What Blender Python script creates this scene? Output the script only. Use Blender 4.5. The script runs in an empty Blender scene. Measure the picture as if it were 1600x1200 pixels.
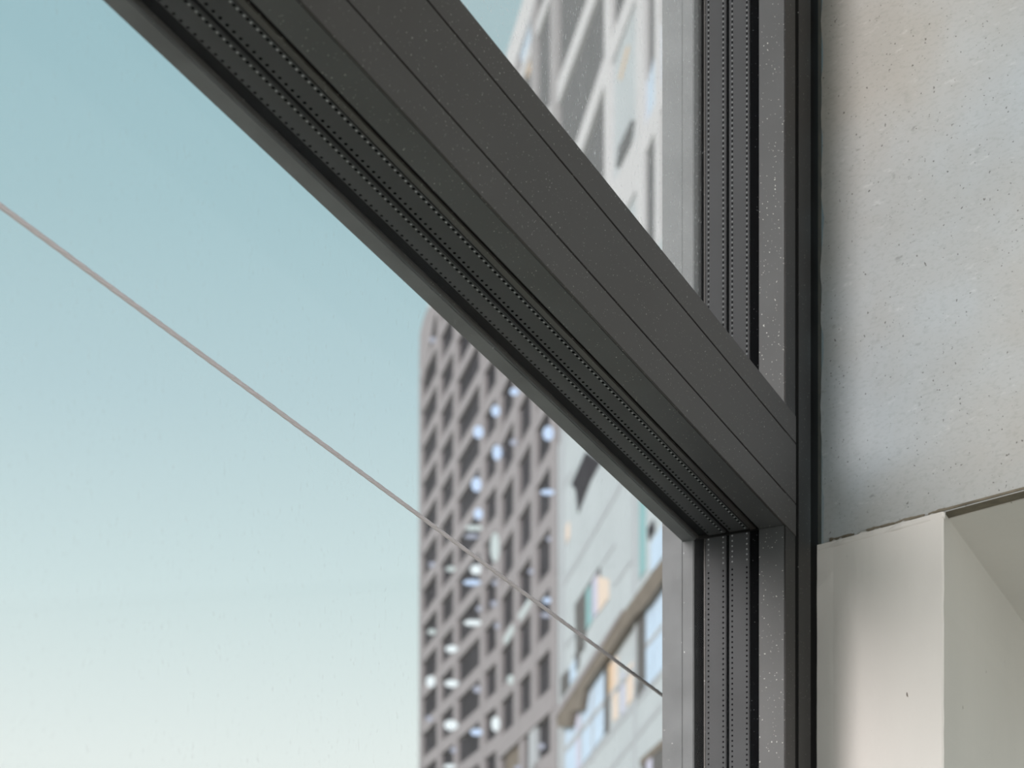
import bpy, bmesh, math, random
from mathutils import Vector, noise
random.seed(7)
S = bpy.context.scene
C = S.collection

# ------------------------------------------------------------------ camera
cam_d = bpy.data.cameras.new('camera'); cam = bpy.data.objects.new('camera', cam_d); C.objects.link(cam)
cam.location = (0, 0, 0); cam.rotation_euler = (math.pi/2, 0, 0)
cam_d.sensor_width = 36; cam_d.lens = 79.13; cam_d.shift_y = 0.94375
cam_d.clip_start = 0.05; cam_d.clip_end = 3000
cam_d.dof.use_dof = True; cam_d.dof.focus_distance = 1.85; cam_d.dof.aperture_fstop = 13
S.camera = cam
# ------------------------------------------------------------------ world
W = bpy.data.worlds.new('sky'); S.world = W; W.use_nodes = True
nt = W.node_tree; nt.nodes.clear()
o = nt.nodes.new('ShaderNodeOutputWorld'); bg = nt.nodes.new('ShaderNodeBackground')
tc = nt.nodes.new('ShaderNodeTexCoord'); sp = nt.nodes.new('ShaderNodeSeparateXYZ'); rp = nt.nodes.new('ShaderNodeValToRGB')
nt.links.new(tc.outputs['Generated'], sp.inputs[0]); nt.links.new(sp.outputs['Z'], rp.inputs[0])
nt.links.new(rp.outputs[0], bg.inputs[0]); nt.links.new(bg.outputs[0], o.inputs[0])
def lin(r, g, b):
    f = lambda c: (c/255/12.92) if c <= 10 else (((c/255)+0.055)/1.055)**2.4
    return (f(r), f(g), f(b), 1)
SKY = [(0.0, (246, 250, 243)), (0.25, (235, 245, 242)), (0.32, (209, 229, 230)), (0.388, (185, 212, 218)), (0.451, (168, 201, 208)), (0.498, (160, 196, 204)), (1.0, (144, 182, 195))]
el = rp.color_ramp.elements
el[0].position = SKY[0][0]; el[0].color = lin(*SKY[0][1]); el[1].position = 1; el[1].color = lin(*SKY[-1][1])
for p, c in SKY[1:-1]:
    e = el.new(p); e.color = lin(*c)
bg.inputs[1].default_value = 1.0
# ------------------------------------------------------------------ sun, veiled by thin cloud
sun_d = bpy.data.lights.new('sun', 'SUN'); sun = bpy.data.objects.new('sun', sun_d); C.objects.link(sun)
sun_d.energy = 3.2; sun_d.angle = math.radians(24); sun_d.color = (1.0, 0.93, 0.89)
sun.rotation_euler = Vector((-0.656, -0.755, 0.25)).to_track_quat('Z', 'Y').to_euler()
# added fill light behind the camera
ar_d = bpy.data.lights.new('room_fill_light', 'AREA'); ar = bpy.data.objects.new('room_fill_light', ar_d); C.objects.link(ar)
ar_d.shape = 'RECTANGLE'; ar_d.size = 2.4; ar_d.size_y = 1.6; ar_d.energy = 15; ar_d.color = (1.0, 0.93, 0.90)
ar.location = (0.75, -1.55, -0.45); ar.rotation_euler = Vector((0.83, -0.55, -0.28)).to_track_quat('Z', 'Y').to_euler()
# ------------------------------------------------------------------ view
S.view_settings.view_transform = 'Standard'; S.view_settings.look = 'None'
S.view_settings.gamma = 1; S.view_settings.exposure = 0; S.view_settings.use_curve_mapping = False
S.cycles.transparent_max_bounces = 40; S.cycles.max_bounces = 8

# ------------------------------------------------------------------ materials
def mat(name, col, rough=0.6, metal=0.0, spec=0.5, var=0.0, scale=8.0, bump=0.0, bscale=60.0, col2=None, stretch=None, speck=0.0, speck_col=(200, 200, 195), speck_scale=900.0):
    m = bpy.data.materials.new(name); m.use_nodes = True
    n = m.node_tree; b = n.nodes['Principled BSDF']
    b.inputs['Roughness'].default_value = rough; b.inputs['Metallic'].default_value = metal
    b.inputs['Specular IOR Level'].default_value = spec
    c = lin(*col); b.inputs['Base Color'].default_value = c
    t = n.nodes.new('ShaderNodeTexCoord'); mp = n.nodes.new('ShaderNodeMapping')
    n.links.new(t.outputs['Object'], mp.inputs[0])
    if stretch: mp.inputs['Scale'].default_value = stretch
    last = None
    if var or col2:
        ns = n.nodes.new('ShaderNodeTexNoise'); ns.inputs['Scale'].default_value = scale; ns.inputs['Detail'].default_value = 6
        n.links.new(mp.outputs[0], ns.inputs[0])
        r = n.nodes.new('ShaderNodeValToRGB'); r.color_ramp.elements[0].position = 0.3; r.color_ramp.elements[1].position = 0.7
        a = tuple(x*(1-var) for x in c[:3])+(1,); z = lin(*col2) if col2 else tuple(min(1, x*(1+var)) for x in c[:3])+(1,)
        r.color_ramp.elements[0].color = a; r.color_ramp.elements[1].color = z
        n.links.new(ns.outputs[0], r.inputs[0]); last = r.outputs[0]
    if speck:
        ns = n.nodes.new('ShaderNodeTexNoise'); ns.inputs['Scale'].default_value = speck_scale; ns.inputs['Detail'].default_value = 1
        n.links.new(mp.outputs[0], ns.inputs[0])
        r = n.nodes.new('ShaderNodeValToRGB'); r.color_ramp.elements[0].position = speck; r.color_ramp.elements[1].position = speck+0.02
        n.links.new(ns.outputs[0], r.inputs[0])
        mx = n.nodes.new('ShaderNodeMix'); mx.data_type = 'RGBA'; mx.inputs['A'].default_value = c; mx.inputs['B'].default_value = lin(*speck_col)
        if last: n.links.new(last, mx.inputs['A'])
        n.links.new(r.outputs[0], mx.inputs['Factor']); last = mx.outputs['Result']
    if last: n.links.new(last, b.inputs['Base Color'])
    if bump:
        ns = n.nodes.new('ShaderNodeTexNoise'); ns.inputs['Scale'].default_value = bscale; ns.inputs['Detail'].default_value = 5
        n.links.new(mp.outputs[0], ns.inputs[0])
        bp = n.nodes.new('ShaderNodeBump'); bp.inputs['Strength'].default_value = bump; bp.inputs['Distance'].default_value = 0.002
        n.links.new(ns.outputs[0], bp.inputs['Height']); n.links.new(bp.outputs[0], b.inputs['Normal'])
    return m

M = {}
M['frame'] = mat('dark_anodised_frame', (60, 57, 56), 0.42, 0.0, 0.35, var=0.12, scale=6, speck=0.74, speck_scale=700)
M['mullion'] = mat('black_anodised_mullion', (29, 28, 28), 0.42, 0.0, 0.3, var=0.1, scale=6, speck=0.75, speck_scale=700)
M['seam'] = mat('black_seam', (9, 9, 10), 0.8, spec=0.1)
M['bead'] = mat('grey_glazing_bead', (72, 73, 75), 0.45, 0.0, 0.35, var=0.12, scale=14, speck=0.73, speck_scale=600)
M['gasket'] = mat('black_rubber_gasket', (13, 14, 16), 0.8, spec=0.04, speck=0.74, speck_scale=600, speck_col=(90, 92, 95))
M['spacer'] = mat('grey_spacer_bar', (66, 67, 70), 0.55, 0.0, 0.25, var=0.08, scale=20)
M['hole'] = mat('dark_perforation', (6, 7, 9), 0.9, spec=0.0)
M['glint'] = mat('glint_bump', (170, 172, 175), 0.35, 0.6)  # light metal for small bumps added between the holes to draw glints
M['cover'] = mat('weathered_outer_cover', (104, 106, 109), 0.5, 0.0, 0.3, var=0.22, scale=18, bump=0.3, bscale=90, speck=0.77, speck_scale=500, speck_col=(205, 205, 205))
M['cable'] = mat('steel_cable', (240, 230, 236), 0.45, 0.0)

def concrete():
    m = bpy.data.materials.new('board_marked_concrete'); m.use_nodes = True
    n = m.node_tree; b = n.nodes['Principled BSDF']; b.inputs['Roughness'].default_value = 0.62; b.inputs['Specular IOR Level'].default_value = 0.3
    t = n.nodes.new('ShaderNodeTexCoord')
    def noi(scale, det, lo, hi, c0, c1, st=(1, 1, 1), rough=0.55):
        mp = n.nodes.new('ShaderNodeMapping'); mp.inputs['Scale'].default_value = st; n.links.new(t.outputs['Object'], mp.inputs[0])
        s = n.nodes.new('ShaderNodeTexNoise'); s.inputs['Scale'].default_value = scale; s.inputs['Detail'].default_value = det; s.inputs['Roughness'].default_value = rough
        n.links.new(mp.outputs[0], s.inputs[0])
        r = n.nodes.new('ShaderNodeValToRGB'); r.color_ramp.elements[0].position = lo; r.color_ramp.elements[1].position = hi
        r.color_ramp.elements[0].color = c0; r.color_ramp.elements[1].color = c1; n.links.new(s.outputs[0], r.inputs[0]); return r.outputs[0]
    def mul(a, bb, typ='MULTIPLY', f=1.0):
        x = n.nodes.new('ShaderNodeMix'); x.data_type = 'RGBA'; x.blend_type = typ; x.inputs['Factor'].default_value = f
        n.links.new(a, x.inputs['A']); n.links.new(bb, x.inputs['B']); return x.outputs['Result']
    base = noi(3.0, 4, 0.35, 0.65, lin(184, 181, 177), lin(174, 181, 187))
    blot = noi(12, 5, 0.35, 0.7, (0.93, 0.93, 0.925, 1), (1.03, 1.03, 1.03, 1))
    fine = noi(170, 3, 0.3, 0.5, (0.90, 0.905, 0.90, 1), (1, 1, 1, 1), (1, 1, 2.0))
    pits = noi(330, 1, 0.23, 0.29, (0.35, 0.34, 0.33, 1), (1, 1, 1, 1))
    big = noi(60, 2, 0.22, 0.30, (0.72, 0.72, 0.71, 1), (1, 1, 1, 1), (1, 1, 1.8))
    c = mul(mul(mul(mul(base, blot), fine), pits), big)
    scr = noi(45, 6, 0.60, 0.72, (0, 0, 0, 1), (0.09, 0.09, 0.09, 1), (1, 1, 3.0), 0.7)
    c = mul(c, scr, 'ADD')
    n.links.new(c, b.inputs['Base Color'])
    s = n.nodes.new('ShaderNodeTexNoise'); s.inputs['Scale'].default_value = 140; s.inputs['Detail'].default_value = 6
    n.links.new(t.outputs['Object'], s.inputs[0])
    bp = n.nodes.new('ShaderNodeBump'); bp.inputs['Strength'].default_value = 0.2; bp.inputs['Distance'].default_value = 0.002
    n.links.new(s.outputs[0], bp.inputs['Height']); n.links.new(bp.outputs[0], b.inputs['Normal'])
    return m
M['concrete'] = concrete()
M['cut'] = mat('rough_concrete_edge', (120, 112, 98), 0.9, var=0.25, scale=60, bump=1.0, bscale=150)
M['cut_dark'] = mat('brown_joint_filler', (66, 58, 46), 0.9, var=0.3, scale=80)
M['plaster'] = mat('white_painted_plaster', (226, 222, 219), 0.6, 0, 0.3, var=0.03, scale=7, bump=0.35, bscale=70, stretch=(1, 1, 0.35), speck=0.80, speck_scale=200, speck_col=(110, 100, 90))
M['floor'] = mat('grey_floor', (170, 162, 152), 0.7, var=0.05)
M['ceiling'] = mat('pale_ceiling', (200, 200, 196), 0.8, var=0.03)
M['street'] = mat('street_paving', (200, 184, 166), 0.9, var=0.15, scale=0.1)
M['fin'] = mat('pale_precast_fin', (151, 146, 149), 0.8, 0, 0.2, var=0.05, scale=0.5)
M['white'] = mat('haze_whitened_cladding', (205, 203, 206), 0.7, 0, 0.2, var=0.04, scale=0.5)  # upper pane's reflection haze put into a lighter copy of the tower colour
M['dark'] = mat('dark_tinted_glazing', (58, 56, 61), 0.8, 0, 0.05, var=0.3, scale=0.35)
M['pale'] = mat('pale_green_glass_cladding', (183, 190, 195), 0.6, 0, 0.15, var=0.05, scale=0.25)  # diffuse colour holds the sky reflected in the glass panels
M['palejoint'] = mat('grey_cladding_joint', (172, 176, 182), 0.7)
M['blue'] = mat('sky_blue_glazing', (190, 210, 232), 0.6, 0, 0.5, var=0.06, scale=0.6)
M['mauve'] = mat('mauve_curtain', (196, 196, 216), 0.8)
M['beige'] = mat('beige_curtain', (222, 204, 190), 0.8)
M['orange'] = mat('ochre_curtain', (214, 184, 150), 0.8)
M['teal'] = mat('teal_glass_strip', (128, 176, 180), 0.4)
M['brown'] = mat('brown_canopy_beam', (114, 104, 94), 0.8, var=0.2, scale=1.0)
M['winframe'] = mat('dark_window_reveal', (88, 86, 86), 0.8)
def emis(name, col, s=1.0):
    m = bpy.data.materials.new(name); m.use_nodes = True; n = m.node_tree; b = n.nodes['Principled BSDF']
    b.inputs['Base Color'].default_value = (0.02, 0.02, 0.02, 1); b.inputs['Emission Color'].default_value = lin(*col); b.inputs['Emission Strength'].default_value = s
    return m
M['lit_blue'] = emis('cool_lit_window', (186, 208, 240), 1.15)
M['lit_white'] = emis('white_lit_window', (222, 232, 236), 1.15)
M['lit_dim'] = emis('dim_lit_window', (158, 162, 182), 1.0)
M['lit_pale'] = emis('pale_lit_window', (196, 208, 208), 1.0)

def glass(name, dust, spec=0.04, base=0.0):
    m = bpy.data.materials.new(name); m.use_nodes = True; n = m.node_tree; n.nodes.clear()
    out = n.nodes.new('ShaderNodeOutputMaterial'); tr = n.nodes.new('ShaderNodeBsdfTransparent'); gl = n.nodes.new('ShaderNodeBsdfGlossy')
    tr.inputs[0].default_value = (0.997, 0.997, 0.997, 1); gl.inputs['Roughness'].default_value = 0.02
    m1 = n.nodes.new('ShaderNodeMixShader'); m1.inputs[0].default_value = spec
    n.links.new(tr.outputs[0], m1.inputs[1]); n.links.new(gl.outputs[0], m1.inputs[2])
    last = m1.outputs[0]
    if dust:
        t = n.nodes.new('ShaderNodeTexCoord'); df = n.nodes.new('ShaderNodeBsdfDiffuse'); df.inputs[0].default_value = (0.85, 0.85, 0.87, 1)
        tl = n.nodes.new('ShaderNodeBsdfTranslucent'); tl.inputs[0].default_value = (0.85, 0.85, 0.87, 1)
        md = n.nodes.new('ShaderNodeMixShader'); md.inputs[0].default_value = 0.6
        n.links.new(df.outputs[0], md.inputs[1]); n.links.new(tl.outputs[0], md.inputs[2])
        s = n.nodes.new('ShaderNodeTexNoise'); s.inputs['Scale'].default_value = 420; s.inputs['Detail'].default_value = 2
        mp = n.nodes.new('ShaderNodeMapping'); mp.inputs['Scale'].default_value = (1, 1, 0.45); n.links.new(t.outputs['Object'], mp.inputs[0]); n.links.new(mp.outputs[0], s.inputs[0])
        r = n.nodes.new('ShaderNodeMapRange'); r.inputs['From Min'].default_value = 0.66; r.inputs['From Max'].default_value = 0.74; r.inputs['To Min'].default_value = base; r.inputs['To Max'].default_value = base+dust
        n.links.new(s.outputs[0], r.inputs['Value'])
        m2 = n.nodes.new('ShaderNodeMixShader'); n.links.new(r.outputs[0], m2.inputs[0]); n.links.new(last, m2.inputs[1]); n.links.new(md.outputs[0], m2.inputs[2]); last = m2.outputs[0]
    n.links.new(last, out.inputs[0]); return m
M['glass'] = glass('clear_glass', 0.0, 0.01)
M['glass_dusty'] = glass('dusty_glass', 0.12, 0.015, 0.01)
M['glass_reflection_haze'] = glass('reflection_haze_glass', 0.4, 0.03, 0.17)  # even whitish film paints the reflection haze of the upper pane; specks are dust

# ------------------------------------------------------------------ helpers
def link(name, me, m, parent=None):
    ob = bpy.data.objects.new(name, me); C.objects.link(ob)
    ms = m if isinstance(m, (list, tuple)) else [m]
    for k in ms: me.materials.append(k)
    if parent is not None: ob.parent = parent
    return ob
def empty(name, loc=(0, 0, 0)):
    e = bpy.data.objects.new(name, None); C.objects.link(e); e.location = loc; e.empty_display_size = 0.1; return e
def tag(o, label=None, cat=None, kind=None, group=None):
    if label: o['label'] = label
    if cat: o['category'] = cat
    if kind: o['kind'] = kind
    if group: o['group'] = group
    return o
def prism_bm(bm, a, b, mi=0):
    """solid between two matching loops of points"""
    va = [bm.verts.new(p) for p in a]; vb = [bm.verts.new(p) for p in b]; k = len(a)
    fs = [bm.faces.new(va), bm.faces.new(vb[::-1])]
    for i in range(k): fs.append(bm.faces.new((va[i], vb[i], vb[(i+1) % k], va[(i+1) % k])))
    for f in fs: f.material_index = mi
    return va+vb
def finish(bm, name, m, parent=None, bevel=0.0, smooth=False):
    bmesh.ops.recalc_face_normals(bm, faces=bm.faces)
    if bevel:
        bmesh.ops.bevel(bm, geom=[e for e in bm.edges if e.calc_face_angle(0) > 0.5], offset=bevel, segments=2, affect='EDGES', clamp_overlap=True)
    me = bpy.data.meshes.new(name); bm.to_mesh(me); bm.free()
    if smooth: me.polygons.foreach_set('use_smooth', [True]*len(me.polygons))
    return link(name, me, m, parent)

# window axes: u runs along the window (away from the camera), n points outdoors
U = Vector((0.41837, 0.90828, 0)); N = Vector((-0.90828, 0.41837, 0)); P0 = Vector((0.25496, 2.1, 0))
FLOOR = -1.3; CEIL = 2.15; STREET = -16.0
def wp(s, t, z): return P0 + U*s + N*t + Vector((0, 0, z))
def wbox_bm(bm, s0, s1, t0, t1, z0, z1, mi=0):
    prism_bm(bm, [wp(s0, t0, z0), wp(s1, t0, z0), wp(s1, t1, z0), wp(s0, t1, z0)], [wp(s0, t0, z1), wp(s1, t0, z1), wp(s1, t1, z1), wp(s0, t1, z1)], mi)
def wbox(name, m, parent, s0, s1, t0, t1, z0, z1, bevel=0.0):
    bm = bmesh.new(); wbox_bm(bm, s0, s1, t0, t1, z0, z1); return finish(bm, name, m, parent, bevel)

# ------------------------------------------------------------------ concrete wall and white pier
WD = Vector((0.7674, -0.6411, 0))            # along the splayed wall, towards the room
WN = Vector((-0.6411, -0.7674, 0))           # out of the wall, into the room
W0 = wp(0.1075, 0.0, 0)
JZ = 0.7715                                   # joint between concrete and painted pier
def wq(a, d, z): return W0 + WD*a + WN*d + Vector((0, 0, z))
PIER = 0.1985                                  # width of the pier face
def ray_wall(x):                               # used once to size the pier
    r = Vector(((x-800)/3517.0, 1, 0)); k = W0.dot(WN)/r.dot(WN); return (r*k-W0).dot(WD)
PIER = ray_wall(1477)
r_ = ray_wall(1290); JZ = (2110-850)/3517.0*(W0+WD*r_).y

wall = empty('wall_right', wq(0.6, -0.2, FLOOR)); tag(wall, 'grey pitted concrete wall above the white painted pier, right of the dark window frame', kind='structure')
def sub(name, m, parent, bm, bevel=0.0, smooth=False):
    bmesh.ops.translate(bm, verts=bm.verts, vec=-parent.location)
    return finish(bm, name, m, parent, bevel, smooth)
bm = bmesh.new()
# concrete panel: front face gridded with a slightly uneven arris next to the window
zs = [JZ + (CEIL-JZ)*i/120 for i in range(121)]
a_l = -0.0005
def wob(z, f, amp): return amp*noise.noise(Vector((z*f, 3.1, 0.7)))
fr, bk = [], []
for z in zs:
    w = wob(z, 30, 0.004)+wob(z, 110, 0.0015)
    fr.append((wq(a_l+0.004+w, 0, z), wq(1.5, 0, z), wq(1.5, -0.30, z), wq(a_l+0.005+w, -0.012, z)))
prev = None
for q in fr:
    vs = [bm.verts.new(p) for p in q]
    if prev:
        for i in range(4): bm.faces.new((prev[i], prev[(i+1) % 4], vs[(i+1) % 4], vs[i])).material_index = 1 if i == 3 else 0
    else: bm.faces.new(vs).material_index = 1
    prev = vs
bm.faces.new(prev)
sub('concrete_panel', [M['concrete'], M['cut']], wall, bm)

pier = empty('wall_pier', wq(0.1, -0.2, FLOOR)); tag(pier, 'white painted plaster pier with an opening to its right, under the concrete wall', kind='structure')
bm = bmesh.new()
# pier face, slightly wavy on the window side
rows = []
L = 140
for i in range(L+1):
    z = FLOOR + (JZ-0.0005-FLOOR)*i/L if i < 20 else FLOOR + (JZ-0.0005-FLOOR)*(20/L) + (JZ-0.0005-FLOOR)*(1-20/L)*((i-20)/(L-20))
    w = wob(z, 25, 0.005)+wob(z, 90, 0.0015)
    e = 0.0012*noise.noise(Vector((z*60, 9.0, 0)))
    rows.append((wq(-0.010+w, 0.001, z), wq(0.0+w, 0.005+wob(z, 40, 0.0012), z), wq(0.018, 0.0035, z), wq(PIER-0.0015+e, 0.004, z), wq(PIER+e, 0.0025, z), wq(PIER, 0, z)+U*0.9, wq(-0.01, -0.06, z)+U*0.9, wq(-0.01, -0.012, z)))
prev = None
for q in rows:
    vs = [bm.verts.new(p) for p in q]; k = len(vs)
    if prev:
        for i in range(k): bm.faces.new((prev[i], prev[(i+1) % k], vs[(i+1) % k], vs[i]))
    else: bm.faces.new(vs)
    prev = vs
bm.faces.new(prev)
sub('pier_body', M['plaster'], pier, bm)
# soffit over the opening
bm = bmesh.new()
prism_bm(bm, [wq(PIER-0.01, -0.016, JZ-0.001), wq(1.5, -0.016, JZ-0.001), wq(1.5, -0.016, JZ-0.001)+U*0.9, wq(PIER-0.01, -0.016, JZ-0.001)+U*0.9],
             [wq(PIER-0.01, -0.016, JZ+0.05), wq(1.5, -0.016, JZ+0.05), wq(1.5, -0.016, JZ+0.05)+U*0.9, wq(PIER-0.01, -0.016, JZ+0.05)+U*0.9])
sub('soffit', M['plaster'], pier, bm)
# ragged plaster lip along the joint
bm = bmesh.new()
K = 90; pr = None
for i in range(K+1):
    a = 0.002 + (PIER-0.001)*i/K
    h = 0.0022+0.0035*noise.noise(Vector((a*70, 1, 1)))+0.0015*noise.noise(Vector((a*260, 1, 2)))
    th = 0.0035+0.002*noise.noise(Vector((a*50, 5, 2)))
    vs = [bm.verts.new(p) for p in (wq(a, 0.001, JZ-0.008), wq(a, th+0.001, JZ-0.006), wq(a, th, JZ-0.003+h*0.6), wq(a, 0.0008, JZ-0.001+h))]
    if pr:
        for j in range(4): bm.faces.new((pr[j], pr[(j+1) % 4], vs[(j+1) % 4], vs[j]))
    else: bm.faces.new(vs)
    pr = vs
bm.faces.new(pr)
sub('plaster_lip', M['plaster'], pier, bm, smooth=True)

# ragged dark gap between the plaster and the concrete
bm = bmesh.new(); pr = None
for i in range(161):
    a = 0.012 + 0.30*i/160
    h = 0.0012+0.0030*noise.noise(Vector((a*55, 4, 8)))+0.0008*noise.noise(Vector((a*300, 2, 8)))
    if a > PIER: h = 0.0012
    if h < 0.0004: pr = None; continue
    vs = [bm.verts.new(p) for p in (wq(a, -0.001, JZ+0.0012), wq(a, 0.0012, JZ+0.0012), wq(a, 0.0008, JZ+0.0022+h), wq(a, -0.001, JZ+0.0022+h))]
    if pr:
        for j in range(4): bm.faces.new((pr[j], pr[(j+1) % 4], vs[(j+1) % 4], vs[j]))
    pr = vs
sub('joint_gap', M['cut'], pier, bm)

# floor, ceiling
def slab(name, m, pts, z0, z1, label):
    bm = bmesh.new(); prism_bm(bm, [Vector((p.x, p.y, z0)) for p in pts], [Vector((p.x, p.y, z1)) for p in pts])
    ob = finish(bm, name, m); tag(ob, label, kind='structure'); return ob
cor = [wp(-4.2, 0.13, 0), wp(0.11, 0.13, 0), wp(0.9, -0.4, 0), wp(0.4, -3.2, 0), wp(-4.2, -3.2, 0)]
slab('floor', M['floor'], cor, FLOOR-0.2, FLOOR, 'plain grey floor of the room below the window')
slab('ceiling', M['ceiling'], cor, CEIL, CEIL+0.2, 'plain pale ceiling of the room above the window')

# ------------------------------------------------------------------ window
win = empty('window_1', wp(-1.3, 0.06, FLOOR)); tag(win, 'dark triple glazed window with a mullion beside the concrete wall and a thick transom', kind='structure')
TB, TT = 0.7703, 0.8832
SL = -2.9
def wpart(name, m, parent, boxes, bevel=0.0):
    bm = bmesh.new()
    for b in boxes: wbox_bm(bm, *b)
    org = parent.location if parent is win else win.location
    bmesh.ops.translate(bm, verts=bm.verts, vec=-win.location)
    ob = finish(bm, name, m, parent, bevel); return ob
# --- mullion (vertical)
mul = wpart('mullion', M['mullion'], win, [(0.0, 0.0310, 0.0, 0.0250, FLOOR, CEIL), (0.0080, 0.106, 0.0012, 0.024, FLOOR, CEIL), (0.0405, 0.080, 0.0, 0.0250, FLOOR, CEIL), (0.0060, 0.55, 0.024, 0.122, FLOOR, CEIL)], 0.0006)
wpart('seam', M['seam'], mul, [(0.0312, 0.0402, 0.0006, 0.0012, FLOOR, CEIL), (0.0802, 0.1062, 0.0008, 0.0012, FLOOR, CEIL)])
wpart('joint_filler', M['cut_dark'], mul, [(0.1063, 0.125, 0.0030, 0.0240, FLOOR, CEIL)])
def glazing_jamb(z0, z1, zc):
    wpart('glazing_bead', M['bead'], mul, [(-0.0004, 0.006, 0.0006, 0.0257, z0, z1)], 0.0005)
    wpart('gasket', M['gasket'], mul, [(0.0022, 0.006, 0.0257, 0.0352, z0, z1), (0.004, 0.006, 0.0562, 0.0586, z0, z1), (0.0028, 0.006, 0.0800, 0.0905, z0, z1)])
    wpart('gasket_lip', M['frame'], mul, [(0.0018, 0.006, 0.0797, 0.0812, z0, z1)], 0.0003)
    for t0, t1 in ((0.0357, 0.0560), (0.0588, 0.0795)):
        wpart('spacer_bar', M['spacer'], mul, [(0.0020, 0.006, t0, t1, z0, z1)], 0.0006)
    wpart('outer_cover', M['cover'], mul, [(-0.0004, 0.006, 0.0907, 0.1020, z0, z1), (0.0006, 0.006, 0.1020, 0.1231, z0, zc)], 0.0008)
glazing_jamb(FLOOR, TB, TB+0.06)
glazing_jamb(TT, CEIL, CEIL)
# --- transom (horizontal)
tra = wpart('transom', M['frame'], win, [(SL, 0.0312, -0.0006, 0.0010, TB-0.0008, TB+0.0291), (SL, 0.0312, -0.0006, 0.0040, TB+0.0301, TB+0.0862), (SL, 0.0312, -0.0006, 0.0040, TB+0.0872, TT),
        (SL, 0.0, 0.0036, 0.0250, TB+0.006, TT), (SL, 0.0, 0.024, 0.1000, TB+0.006, TT-0.003)], 0.0004)
wpart('seam', M['seam'], tra, [(SL, 0.0312, 0.0012, 0.0030, TB+0.027, TB+0.032), (SL, 0.0312, 0.0012, 0.0030, TB+0.085, TB+0.088)])
wpart('glazing_bead', M['bead'], tra, [(SL, -0.0004, 0.0012, 0.0257, TB-0.0004, TB+0.006)], 0.0005)
wpart('gasket', M['gasket'], tra, [(SL, 0.0022, 0.0257, 0.0290, TB+0.003, TB+0.006), (SL, 0.0022, 0.0560, 0.0588, TB+0.005, TB+0.006), (SL, 0.0022, 0.0775, 0.0862, TB+0.0035, TB+0.006)])
wpart('gasket_lip', M['frame'], tra, [(SL, 0.0022, 0.0292, 0.0352, TB+0.0012, TB+0.006), (SL, 0.0022, 0.0862, 0.0880, TB+0.0008, TB+0.006)], 0.0006)
for t0, t1 in ((0.0357, 0.0560), (0.0588, 0.0770)):
    wpart('spacer_bar', M['spacer'], tra, [(SL, 0.0022, t0, t1, TB+0.0020, TB+0.006)], 0.0008)
wpart('outer_cover', M['cover'], tra, [(SL, 0.002, 0.0882, 0.1030, TB-0.0004, TB+0.030)], 0.0012)
# perforated rows
def perf_row(parent, pts, tang, nrm, holes, glints, r=0.00085, half=0.00245):
    bm = bmesh.new(); bi = tang.cross(nrm).normalized()
    for p in pts:
        if holes:
            c = p + nrm*0.00012
            vs = [bm.verts.new(c + tang*(r*1.15*math.cos(q)) + bi*(r*math.sin(q))) for q in [math.pi*k/4 for k in range(8)]]
            f = bm.faces.new(vs); f.material_index = 0
            # rim walls of the pit
            v2 = [bm.verts.new(v.co - nrm*0.0004) for v in vs]
            for k in range(8): bm.faces.new((vs[k], vs[(k+1) % 8], v2[(k+1) % 8], v2[k])).material_index = 0
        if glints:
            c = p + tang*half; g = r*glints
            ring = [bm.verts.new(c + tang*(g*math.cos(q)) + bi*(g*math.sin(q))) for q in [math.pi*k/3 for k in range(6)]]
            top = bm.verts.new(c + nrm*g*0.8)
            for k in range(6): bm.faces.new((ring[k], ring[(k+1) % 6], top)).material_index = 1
    for v in bm.verts: v.co -= win.location
    me = bpy.data.meshes.new('perforation_row'); bm.to_mesh(me); bm.free()
    ob = link('perforation_row', me, [M['hole'], M['glint']], parent); ob['kind'] = 'stuff'
PIT = 0.0049
Zv = Vector((0, 0, 1))
spT = [c for c in tra.children if c.name.startswith('spacer_bar')]; spM = [c for c in mul.children if c.name.startswith('spacer_bar')]
for t, j, g in ((0.0385, 0, 0.9), (0.0525, 0, 0), (0.0616, 1, 0.8), (0.0745, 1, 0.0)):
    perf_row(tra, [wp(s*0.0075+0.0002, t, TB+0.0019) for s in range(-215, 0)], U, -Zv, True, g, 0.0011, 0.0037)
for t in (0.0383, 0.0528, 0.0618, 0.0765):
    perf_row(mul, [wp(0.0019, t, TB-0.004-k*PIT) for k in range(6, 150)], Zv, -U, True, 0)
    perf_row(mul, [wp(0.0019, t, TB-0.004-k*PIT) for k in range(0, 6)], Zv, -U, False, 1.0)
    perf_row(mul, [wp(0.0019, t, TT+0.003+k*PIT) for k in range(0, 160)], Zv, -U, True, 1.0)
# panes
def pane(name, m, t0, t1, z0, z1):
    ob = wpart(name, m, win, [(SL, 0.0045, t0, t1, z0, z1)]); return ob
for z0, z1, dm in ((FLOOR, TB+0.0005, M['glass_dusty']), (TT-0.002, CEIL, M['glass_reflection_haze'])):
    pane('glass_pane', M['glass'], 0.0300, 0.0330, z0, z1)
    pane('glass_pane', M['glass'], 0.0566, 0.0584, z0, z1)
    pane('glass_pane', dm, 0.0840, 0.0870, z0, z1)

# ------------------------------------------------------------------ steel guard cable outside
cb = empty('steel_cable', wp(0.42, 0.2, -1.3)); tag(cb, 'thin steel cable stretched across the sky outside the window', 'cable')
def tube(bm, a, b, r, k=12, mi=0):
    d = (b-a).normalized(); e1 = d.orthogonal().normalized(); e2 = d.cross(e1)
    prism_bm(bm, [a+(e1*math.cos(2*math.pi*i/k)+e2*math.sin(2*math.pi*i/k))*r for i in range(k)], [b+(e1*math.cos(2*math.pi*i/k)+e2*math.sin(2*math.pi*i/k))*r for i in range(k)], mi)
bm = bmesh.new()
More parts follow.
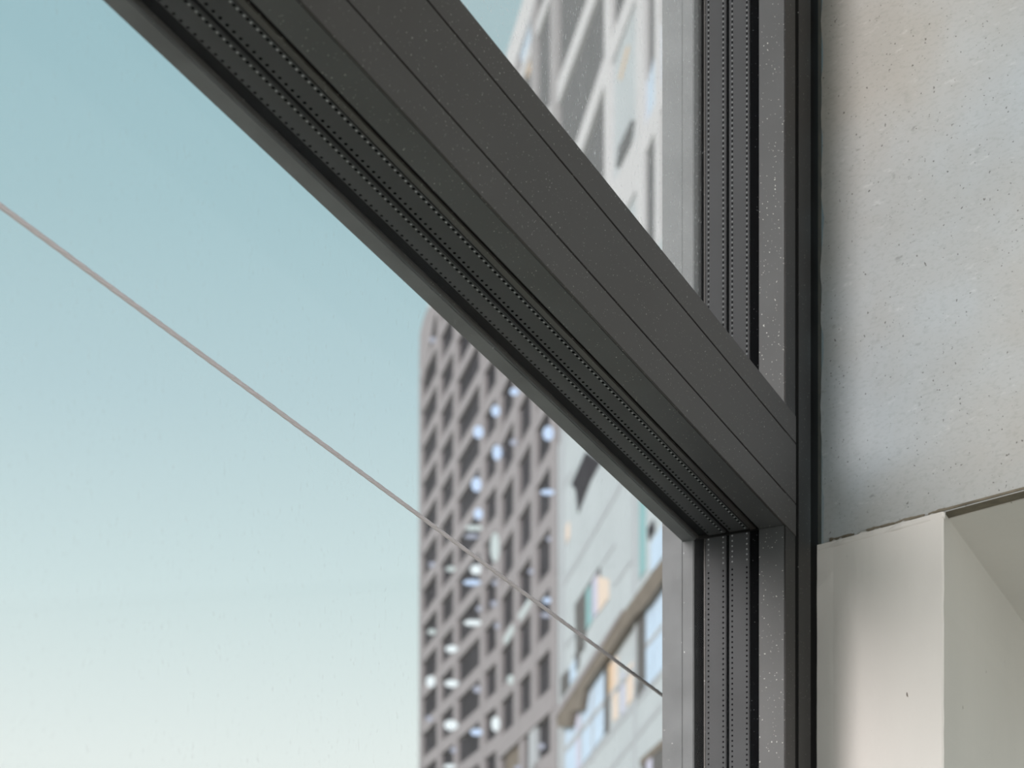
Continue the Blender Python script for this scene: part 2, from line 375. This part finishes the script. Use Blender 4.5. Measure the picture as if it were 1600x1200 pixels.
# seven-strand look: six wires wound around a core
A = wp(-2.9, 0.2, 0.6893); B = wp(0.42, 0.2, 0.6893)
nseg = 420; e1 = Vector((0, 0, 1)); e2 = N
for w in range(6):
    ring0 = None
    for i in range(nseg+1):
        f = i/nseg; ph = w*math.pi/3 + f*3.32/0.05*2*math.pi/1.0*0.5
        c = A.lerp(B, f) + (e1*math.cos(ph)+e2*math.sin(ph))*0.0011
        ring = [bm.verts.new(c + (e1*math.cos(q)+e2*math.sin(q))*0.0009) for q in (0, 1.571, 3.142, 4.712)]
        if ring0:
            for j in range(4): bm.faces.new((ring0[j], ring0[(j+1) % 4], ring[(j+1) % 4], ring[j]))
        ring0 = ring
sub('wire_rope', M['cable'], cb, bm, smooth=True)
bm = bmesh.new(); tube(bm, wp(0.30, 0.2, 0.6893), wp(0.42, 0.2, 0.6893), 0.004, 12); sub('end_fitting', M['cable'], cb, bm)
for s in (0.43, -2.9):
    bm = bmesh.new(); tube(bm, wp(s, 0.2, -1.3), wp(s, 0.2, 0.9), 0.015, 16); sub('post', M['frame'], cb, bm)
bm = bmesh.new(); wbox_bm(bm, -3.0, 0.6, 0.13, 0.32, -1.5, -1.3); sl = finish(bm, 'trim_1', M['cut']); tag(sl, 'concrete ledge outside the window', kind='structure')

# ------------------------------------------------------------------ street
bm = bmesh.new(); prism_bm(bm, [Vector((-500, 1.6+40, STREET-1)), Vector((500, 41, STREET-1)), Vector((500, 900, STREET-1)), Vector((-500, 900, STREET-1))],
                               [Vector((-500, -60, STREET)), Vector((500, -60, STREET)), Vector((500, 900, STREET)), Vector((-500, 900, STREET))])
st = finish(bm, 'ground', M['street']); tag(st, 'paved street far below the window', kind='structure')

# ------------------------------------------------------------------ facade plane shared by the two buildings
F = 3517.0
FD = Vector((-635.0, F, 0)).normalized()       # along the street front, away from the camera
FN = Vector((-FD.y, FD.x, 0))                  # out of the front, towards the street
F0 = Vector((0.019334*184.9, 184.9, 0))
def fp(x, y, off=0.0):                          # point of the street front (shifted outwards by off) seen at photo point x, y
    r = Vector(((x-800)/F, 1, (2110-y)/F)); k = (F0+FN*off).dot(FN)/r.dot(FN); return r*k
def fprism(bm, pts, o_front, o_back):
    P = [fp(x, y, o_front) for x, y in pts]
    prism_bm(bm, P, [p - FN*(o_front-o_back) for p in P])
def fpart(name, m, parent, pts, o_front, o_back):
    bm = bmesh.new(); fprism(bm, pts, o_front, o_back); return sub(name, m, parent, bm)
ROOF = 119.0
def col_z(x, off, z): p = fp(x, 1500, off); return Vector((p.x, p.y, z))
def fvert(name, m, parent, x0, x1, of, ob, z0, z1):
    bm = bmesh.new(); a, b = col_z(x0, of, 0), col_z(x1, of, 0); d = FN*(of-ob)
    q = [a, b, b-d, a-d]
    prism_bm(bm, [Vector((p.x, p.y, z0)) for p in q], [Vector((p.x, p.y, z1)) for p in q]); return sub(name, m, parent, bm)

tower = empty('office_tower', col_z(760, -6, STREET)); tag(tower, 'tall grey office tower with a lattice of slanting sills and fins, blurred behind the glass', 'building')
RC = 0.32
# body
fvert('tower_wall', M['dark'], tower, 657, 871, -RC, -30, STREET, ROOF-0.6)
fvert('tower_wall', M['dark'], tower, 871, 1120, -RC, -30, 73.8, ROOF-0.6)
# parapet cap and far corner
bm = bmesh.new()
def capz(of, ob, x0, x1, z0, z1):
    a, b = col_z(x0, of, 0), col_z(x1, of, 0); d = FN*(of-ob); q = [a, b, b-d, a-d]
    prism_bm(bm, [Vector((p.x, p.y, z0)) for p in q], [Vector((p.x, p.y, z1)) for p in q])
capz(0.05, -30, 668, 1120, ROOF-3.0, ROOF+0.4)
sub('parapet', M['white'], tower, bm)
fvert('corner_fin', M['fin'], tower, 654.5, 659.5, 0.0, -0.6, STREET, ROOF-4)
bm = bmesh.new()
fprism(bm, [(654.5, 575), (656, 520), (661, 500), (668, 482), (690, 462), (678, 500), (668, 560), (661, 600)], 0.06, -0.6)
sub('corner_cladding', M['fin'], tower, bm)
FX = [657, 685, 711, 752.5, 778.5, 805.5, 833, 864, 949, 1000, 1027, 1062]
FW = [5, 5.5, 6, 7, 7, 7, 7.5, 9.5, 10, 13, 9, 9]
for x, w in list(zip(FX, FW))[1:]:
    if x == 864:
        fvert('fin', M['fin'], tower, x-w/2, x+w/2+1, 0.05, -RC-0.05, STREET, ROOF-2.9)
    elif x > 864:   # the near bays only start above the glass-clad block
        fvert('fin', M['white'], tower, x-w/2, x+w/2, 0.05, -RC-0.05, 73.9, ROOF-2.9)
    elif x == 833 or x == 805.5:
        zl = fp(x, 1115 if x == 833 else 1150).z
        fvert('fin', M['fin'], tower, x-w/2, x+w/2, 0.05, -RC-0.05, zl, ROOF-2.9)
    else:
        fvert('fin', M['fin'], tower, x-w/2, x+w/2, 0.05, -RC-0.05, STREET, ROOF-2.9)
def bar(x0, x1, y0, y1, th, m=M['fin'], name='sill', front=0.0):
    h0 = th*(x0-165)/2; h1 = th*(x1-165)/2
    fpart(name, m, tower, [(x0, y0-h0), (x1, y1-h1), (x1, y1+h1), (x0, y0+h0)], front, -RC-0.03)
# far wing: sills between the first five fins
for k in range(-6, 10):
    yk = 711+66.6*k; s = 1.47+(774-yk)*0.00172
    for i in range(4):
        x0, x1 = FX[i], FX[i+1]
        y0 = yk+(754-x0)*s; y1 = yk+(754-x1)*s
        if min(y0, y1) < 330: continue
        bar(x0, x1, y0, y1, 0.037)
# near wing: wider storeys between fins five and eight
for k in range(-4, 6):
    yk = 798+96.3*k; s = 1.54-(yk-797)*0.0020
    for i in range(4, 7):
        x0, x1 = FX[i], FX[i+1]
        y0 = yk+(866-x0)*s; y1 = yk+(866-x1)*s
        big = abs(yk-1087) < 12
        if yk > 1100: 
            if i == 6: bar(x0, x1, y0, y1, 0.04)
            continue
        bar(x0, x1, y0, y1, 0.052 if big else 0.039, front=0.15 if big else 0.0)
# top storeys seen through the upper pane
for (x0, y0, x1, y1, th) in ((805.5, 320, 864, 165, .05), (864, 165, 949, -70, .05), (864, 350, 949, 95, .055), (949, 95, 1000, -45, .05), (864, 480, 949, 350, .08), (949, 345, 1000, 240, .10), (1000, 240, 1027, 172, .05), (1027, 172, 1062, 90, .04), (820, 100, 864, -30, .035), (790, 190, 820, 100, .035), (1000, 480, 1062, 350, .04)):
    bar(x0, x1, y0, y1, th, M['white'])
# pale and dark glazed bays between the top sills
def quads(*ps):
    for nm, m, pts, fr in ps: fpart(nm, m, tower, pts, -RC+fr, -RC-0.02)
quads(('pale_glazing', M['pale'], ((949, 130), (996, -5), (996, 300), (949, 400)), 0.12),
      ('pale_glazing', M['blue'], ((1005, 225), (1023, 180), (1045, 120), (1045, 20), (1030, 60), (1012, 130)), 0.12),
      ('pale_glazing', M['pale'], ((955, 400), (994, 300), (994, 470), (955, 520)), 0.12),
      ('pale_glazing', M['blue'], ((818, 112), (833, 60), (842, -20), (828, -20), (812, 80)), 0.12),
      ('dark_glazing', M['dark'], ((952, 165), (949, 260), (918, 262), (932, 220)), 0.14),
      ('dark_glazing', M['dark'], ((986, 188), (980, 225), (962, 262), (966, 230)), 0.42),
      ('dark_glazing', M['dark'], ((1021, 222), (1021, 350), (1006, 400), (1004, 275)), 0.14),
      ('ochre_glazing', M['orange'], ((984, 70), (970, 125), (966, 125), (978, 75)), 0.16),
      ('ochre_glazing', M['orange'], ((833, 70), (830, 105), (822, 125), (826, 80)), 0.16))
# lit windows: x, y, w, h, kind
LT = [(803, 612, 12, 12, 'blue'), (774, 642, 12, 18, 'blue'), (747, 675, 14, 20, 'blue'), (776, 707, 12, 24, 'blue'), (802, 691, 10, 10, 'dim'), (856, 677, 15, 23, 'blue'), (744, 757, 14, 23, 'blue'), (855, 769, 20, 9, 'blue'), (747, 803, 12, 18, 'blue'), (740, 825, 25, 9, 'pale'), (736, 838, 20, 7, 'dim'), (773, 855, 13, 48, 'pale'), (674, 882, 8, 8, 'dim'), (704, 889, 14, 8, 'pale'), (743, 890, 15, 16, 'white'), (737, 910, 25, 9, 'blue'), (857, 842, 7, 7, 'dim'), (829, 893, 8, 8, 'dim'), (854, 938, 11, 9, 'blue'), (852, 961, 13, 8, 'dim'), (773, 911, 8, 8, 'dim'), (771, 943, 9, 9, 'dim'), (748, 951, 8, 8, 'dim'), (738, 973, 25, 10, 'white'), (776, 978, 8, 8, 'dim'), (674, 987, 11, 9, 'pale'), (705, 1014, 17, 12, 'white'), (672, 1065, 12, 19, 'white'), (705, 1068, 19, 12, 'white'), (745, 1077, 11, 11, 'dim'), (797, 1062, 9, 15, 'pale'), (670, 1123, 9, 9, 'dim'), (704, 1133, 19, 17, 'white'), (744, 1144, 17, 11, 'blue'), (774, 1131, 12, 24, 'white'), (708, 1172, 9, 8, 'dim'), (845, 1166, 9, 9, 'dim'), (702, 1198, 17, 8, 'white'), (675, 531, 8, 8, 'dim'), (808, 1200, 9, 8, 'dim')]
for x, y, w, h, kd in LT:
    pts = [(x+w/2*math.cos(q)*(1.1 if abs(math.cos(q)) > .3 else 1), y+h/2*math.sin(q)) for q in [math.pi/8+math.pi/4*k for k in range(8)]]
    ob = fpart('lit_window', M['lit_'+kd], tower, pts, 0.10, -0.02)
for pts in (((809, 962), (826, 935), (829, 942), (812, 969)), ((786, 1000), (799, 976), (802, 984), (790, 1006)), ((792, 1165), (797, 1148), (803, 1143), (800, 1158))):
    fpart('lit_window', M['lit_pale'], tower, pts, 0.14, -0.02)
# open ground storeys under the long ledge
fvert('column', M['palejoint'], tower, 826, 838, 0.0, -0.4, STREET, fp(832, 1135).z)
fvert('column', M['fin'], tower, 811, 818, 0.0, -0.4, STREET, fp(815, 1150).z)
fpart('lower_panel', M['brown'], tower, [(790, 1182), (811, 1165), (811, 1210), (790, 1230)], -RC+0.1, -RC-0.02)

# ------------------------------------------------------------------ glass-clad block
gb = empty('glass_block', col_z(960, -4, STREET)); tag(gb, 'pale green glass-clad block with a brown canopy, right of the lattice tower', 'building')
GO = 0.2
def gp(name, m, pts, front=0.05, back=-0.1): return fpart(name, m, gb, pts, GO+front, GO+back)
gz = [fp(871, 660, GO).z, fp(1120, 330, GO).z]
bm = bmesh.new()
ztop = 73.5
a, b = col_z(872, GO, 0), col_z(1140, GO, 0); d = FN*(GO+28)
q = [a, b, b-d, a-d]
prism_bm(bm, [Vector((p.x, p.y, STREET)) for p in q], [Vector((p.x, p.y, ztop)) for p in q])
sub('cladding', M['pale'], gb, bm)
def strip(x0, y0, x1, y1, w): return [(x0, y0-w/2), (x1, y1-w/2), (x1, y1+w/2), (x0, y0+w/2)]
# joints
for s in (strip(880, 912, 912, 857, 10), strip(912, 857, 962, 770, 10), strip(962, 770, 975, 745, 9), strip(882, 1010, 900, 985, 8), strip(905, 1205, 1034, 1048, 10), strip(950, 1205, 1034, 1100, 9), strip(940, 880, 960, 850, 6), strip(958, 915, 990, 870, 6), strip(880, 760, 894, 735, 8)):
    gp('panel_joint', M['palejoint'], s, 0.05)
for x in (876, 880): gp('panel_joint', M['palejoint'], [(x-1.5, 1230), (x+1.5, 1230), (x+1.5, 640), (x-1.5, 640)], 0.04)
for x0, x1, y0, y1 in ((988, 991, 770, 930), (996, 998, 780, 910), (989, 992, 1080, 1230)):
    gp('panel_joint', M['palejoint'], [(x0, y1), (x1, y1), (x1, y0), (x0, y0)], 0.06)
gp('glass_strip', M['teal'], [(999, 905), (1007, 892), (1007, 770), (999, 770)], 0.08)
gp('upper_window', M['dark'], [(915, 706), (938, 722), (922, 752), (903, 802), (899, 765), (892, 757)], 0.06)
gp('upper_window', M['blue'], [(1016, 850), (1040, 812), (1040, 880), (1016, 892)], 0.06)
gp('upper_window', M['dark'], [(1011, 826), (1020, 812), (1022, 830), (1013, 845)], 0.08)
# middle window with curtains
gp('window_reveal', M['winframe'], [(898, 945), (937, 884), (937, 912), (915, 990), (912, 1016), (900, 1024)], 0.06)
gp('pane', M['teal'], [(915.5, 925), (923, 912), (923, 972), (915.5, 985)], 0.10)
gp('pane', M['mauve'], [(925, 908), (933, 895), (933, 955), (925, 968)], 0.10)
gp('pane', M['beige'], [(934, 900), (950, 905), (950, 935), (934, 958)], 0.08)
gp('window_reveal', M['winframe'], [(897, 1024), (907, 1010), (904, 1040), (898, 1052)], 0.06)
gp('window_reveal', M['winframe'], [(876, 1058), (889, 1044), (889, 1072), (876, 1092)], 0.07)
gp('pane', M['blue'], [(890, 1042), (899, 1028), (899, 1058), (890, 1070)], 0.08)
# orange glow strip at top left
gp('pane', M['beige'], [(884, 850), (889, 840), (889, 815), (884, 822)], 0.07)
# lower big window left
gp('window_reveal', M['winframe'], [(944, 1148), (950, 1140), (950, 1030), (944, 1038)], 0.12)
def quad(x0, x1, yt0, yt1, yb0, yb1): return [(x0, yb0), (x1, yb1), (x1, yt1), (x0, yt0)]
gp('pane', M['blue'], quad(883, 900, 1100, 1085, 1240, 1205), 0.08)
gp('pane', M['mauve'], quad(900, 907, 1085, 1078, 1205, 1196), 0.08)
gp('pane', M['blue'], quad(908, 925, 1075, 1060, 1195, 1173), 0.08)
gp('pane', M['blue'], quad(926, 943, 1060, 1040, 1172, 1148), 0.08)
gp('panel_joint', M['palejoint'], strip(883, 1172, 943, 1098, 10), 0.12)
for x in (907.5, 925.5): gp('panel_joint', M['palejoint'], quad(x-1, x+1, 1075, 1073, 1190, 1188), 0.12)
gp('curtain', M['orange'], quad(951, 956, 1040, 1035, 1092, 1086), 0.08)
gp('curtain', M['beige'], quad(957, 964, 1032, 1025, 1128, 1122), 0.08)
gp('curtain', M['mauve'], quad(970, 974, 1055, 1050, 1118, 1112), 0.08)
gp('curtain', M['beige'], quad(979, 988, 1045, 1034, 1104, 1092), 0.08)
gp('panel_joint', M['palejoint'], strip(952, 1088, 992, 1040, 9), 0.11)
gp('window_reveal', M['winframe'], quad(994, 1008, 968, 950, 1094, 1072), 0.09)
gp('panel_joint', M['palejoint'], quad(990, 995, 975, 968, 1075, 1070), 0.10)
gp('pane', M['blue'], quad(1009, 1020, 950, 935, 1074, 1062), 0.08)
gp('pane', M['blue'], quad(1021, 1045, 934, 895, 1061, 1032), 0.08)
gp('panel_joint', M['palejoint'], strip(1009, 1010, 1045, 965, 9), 0.12)
gp('window_reveal', M['winframe'], [(1003, 1192), (1045, 1150), (1045, 1240), (1003, 1240)], 0.06)
gp('pane', M['mauve'], quad(1010, 1018, 1190, 1182, 1240, 1240), 0.10)
gp('curtain', M['brown'], strip(1000, 1192, 1045, 1152, 12), 0.14)
# canopy beam with pale ledge on its upper edge
bm = bmesh.new()
fprism(bm, [(868, 1112), (902, 1066), (934, 1018), (975, 955), (1050, 850), (1050, 885), (1010, 943), (985, 970), (950, 1022), (912, 1078), (907, 1109), (893, 1112), (889, 1136), (871, 1136)], GO+0.55, GO)
sub('canopy_beam', M['brown'], gb, bm)
bm = bmesh.new()
fprism(bm, [(862, 1118), (898, 1066), (930, 1016), (972, 952), (972, 957), (934, 1020), (902, 1070), (868, 1122)], GO+0.62, GO+0.45)
sub('canopy_edge', M['fin'], gb, bm)

# the two fronts go on towards the camera behind the window frame
for x in (1094, 1118):
    fvert('fin', M['white'], tower, x-5, x+5, 0.05, -RC-0.05, 73.9, ROOF-2.9)
for c in (2.02, 2.16, 2.30, 2.44):
    for x0, x1 in ((1062, 1094), (1094, 1118)):
        bar(x0, x1, 2110-(x0-165)*c, 2110-(x1-165)*c, 0.05, M['white'])
def vy(x, c): return 2110-(x-165)*c
for c in (0.86, 1.02, 1.18, 1.58, 1.74):
    gp('panel_joint', M['palejoint'], [(1052, vy(1052, c)), (1136, vy(1136, c)), (1136, vy(1136, c+0.012)), (1052, vy(1052, c+0.012))], 0.06)
    for x0, x1 in ((1062, 1076), (1082, 1098), (1106, 1124)):
        gp('window_reveal', M['winframe'], [(x0, vy(x0, c+0.03)), (x1, vy(x1, c+0.03)), (x1, vy(x1, c+0.12)), (x0, vy(x0, c+0.12))], 0.06)
        gp('pane', M['blue'], [(x0+1.5, vy(x0+1.5, c+0.04)), (x1-1.5, vy(x1-1.5, c+0.04)), (x1-1.5, vy(x1-1.5, c+0.11)), (x0+1.5, vy(x0+1.5, c+0.11))], 0.10)
gp('canopy_beam', M['brown'], [(1049, 852), (1136, vy(1136, 1.423)), (1136, vy(1136, 1.385)), (1049, 887)], 0.55, 0.0)
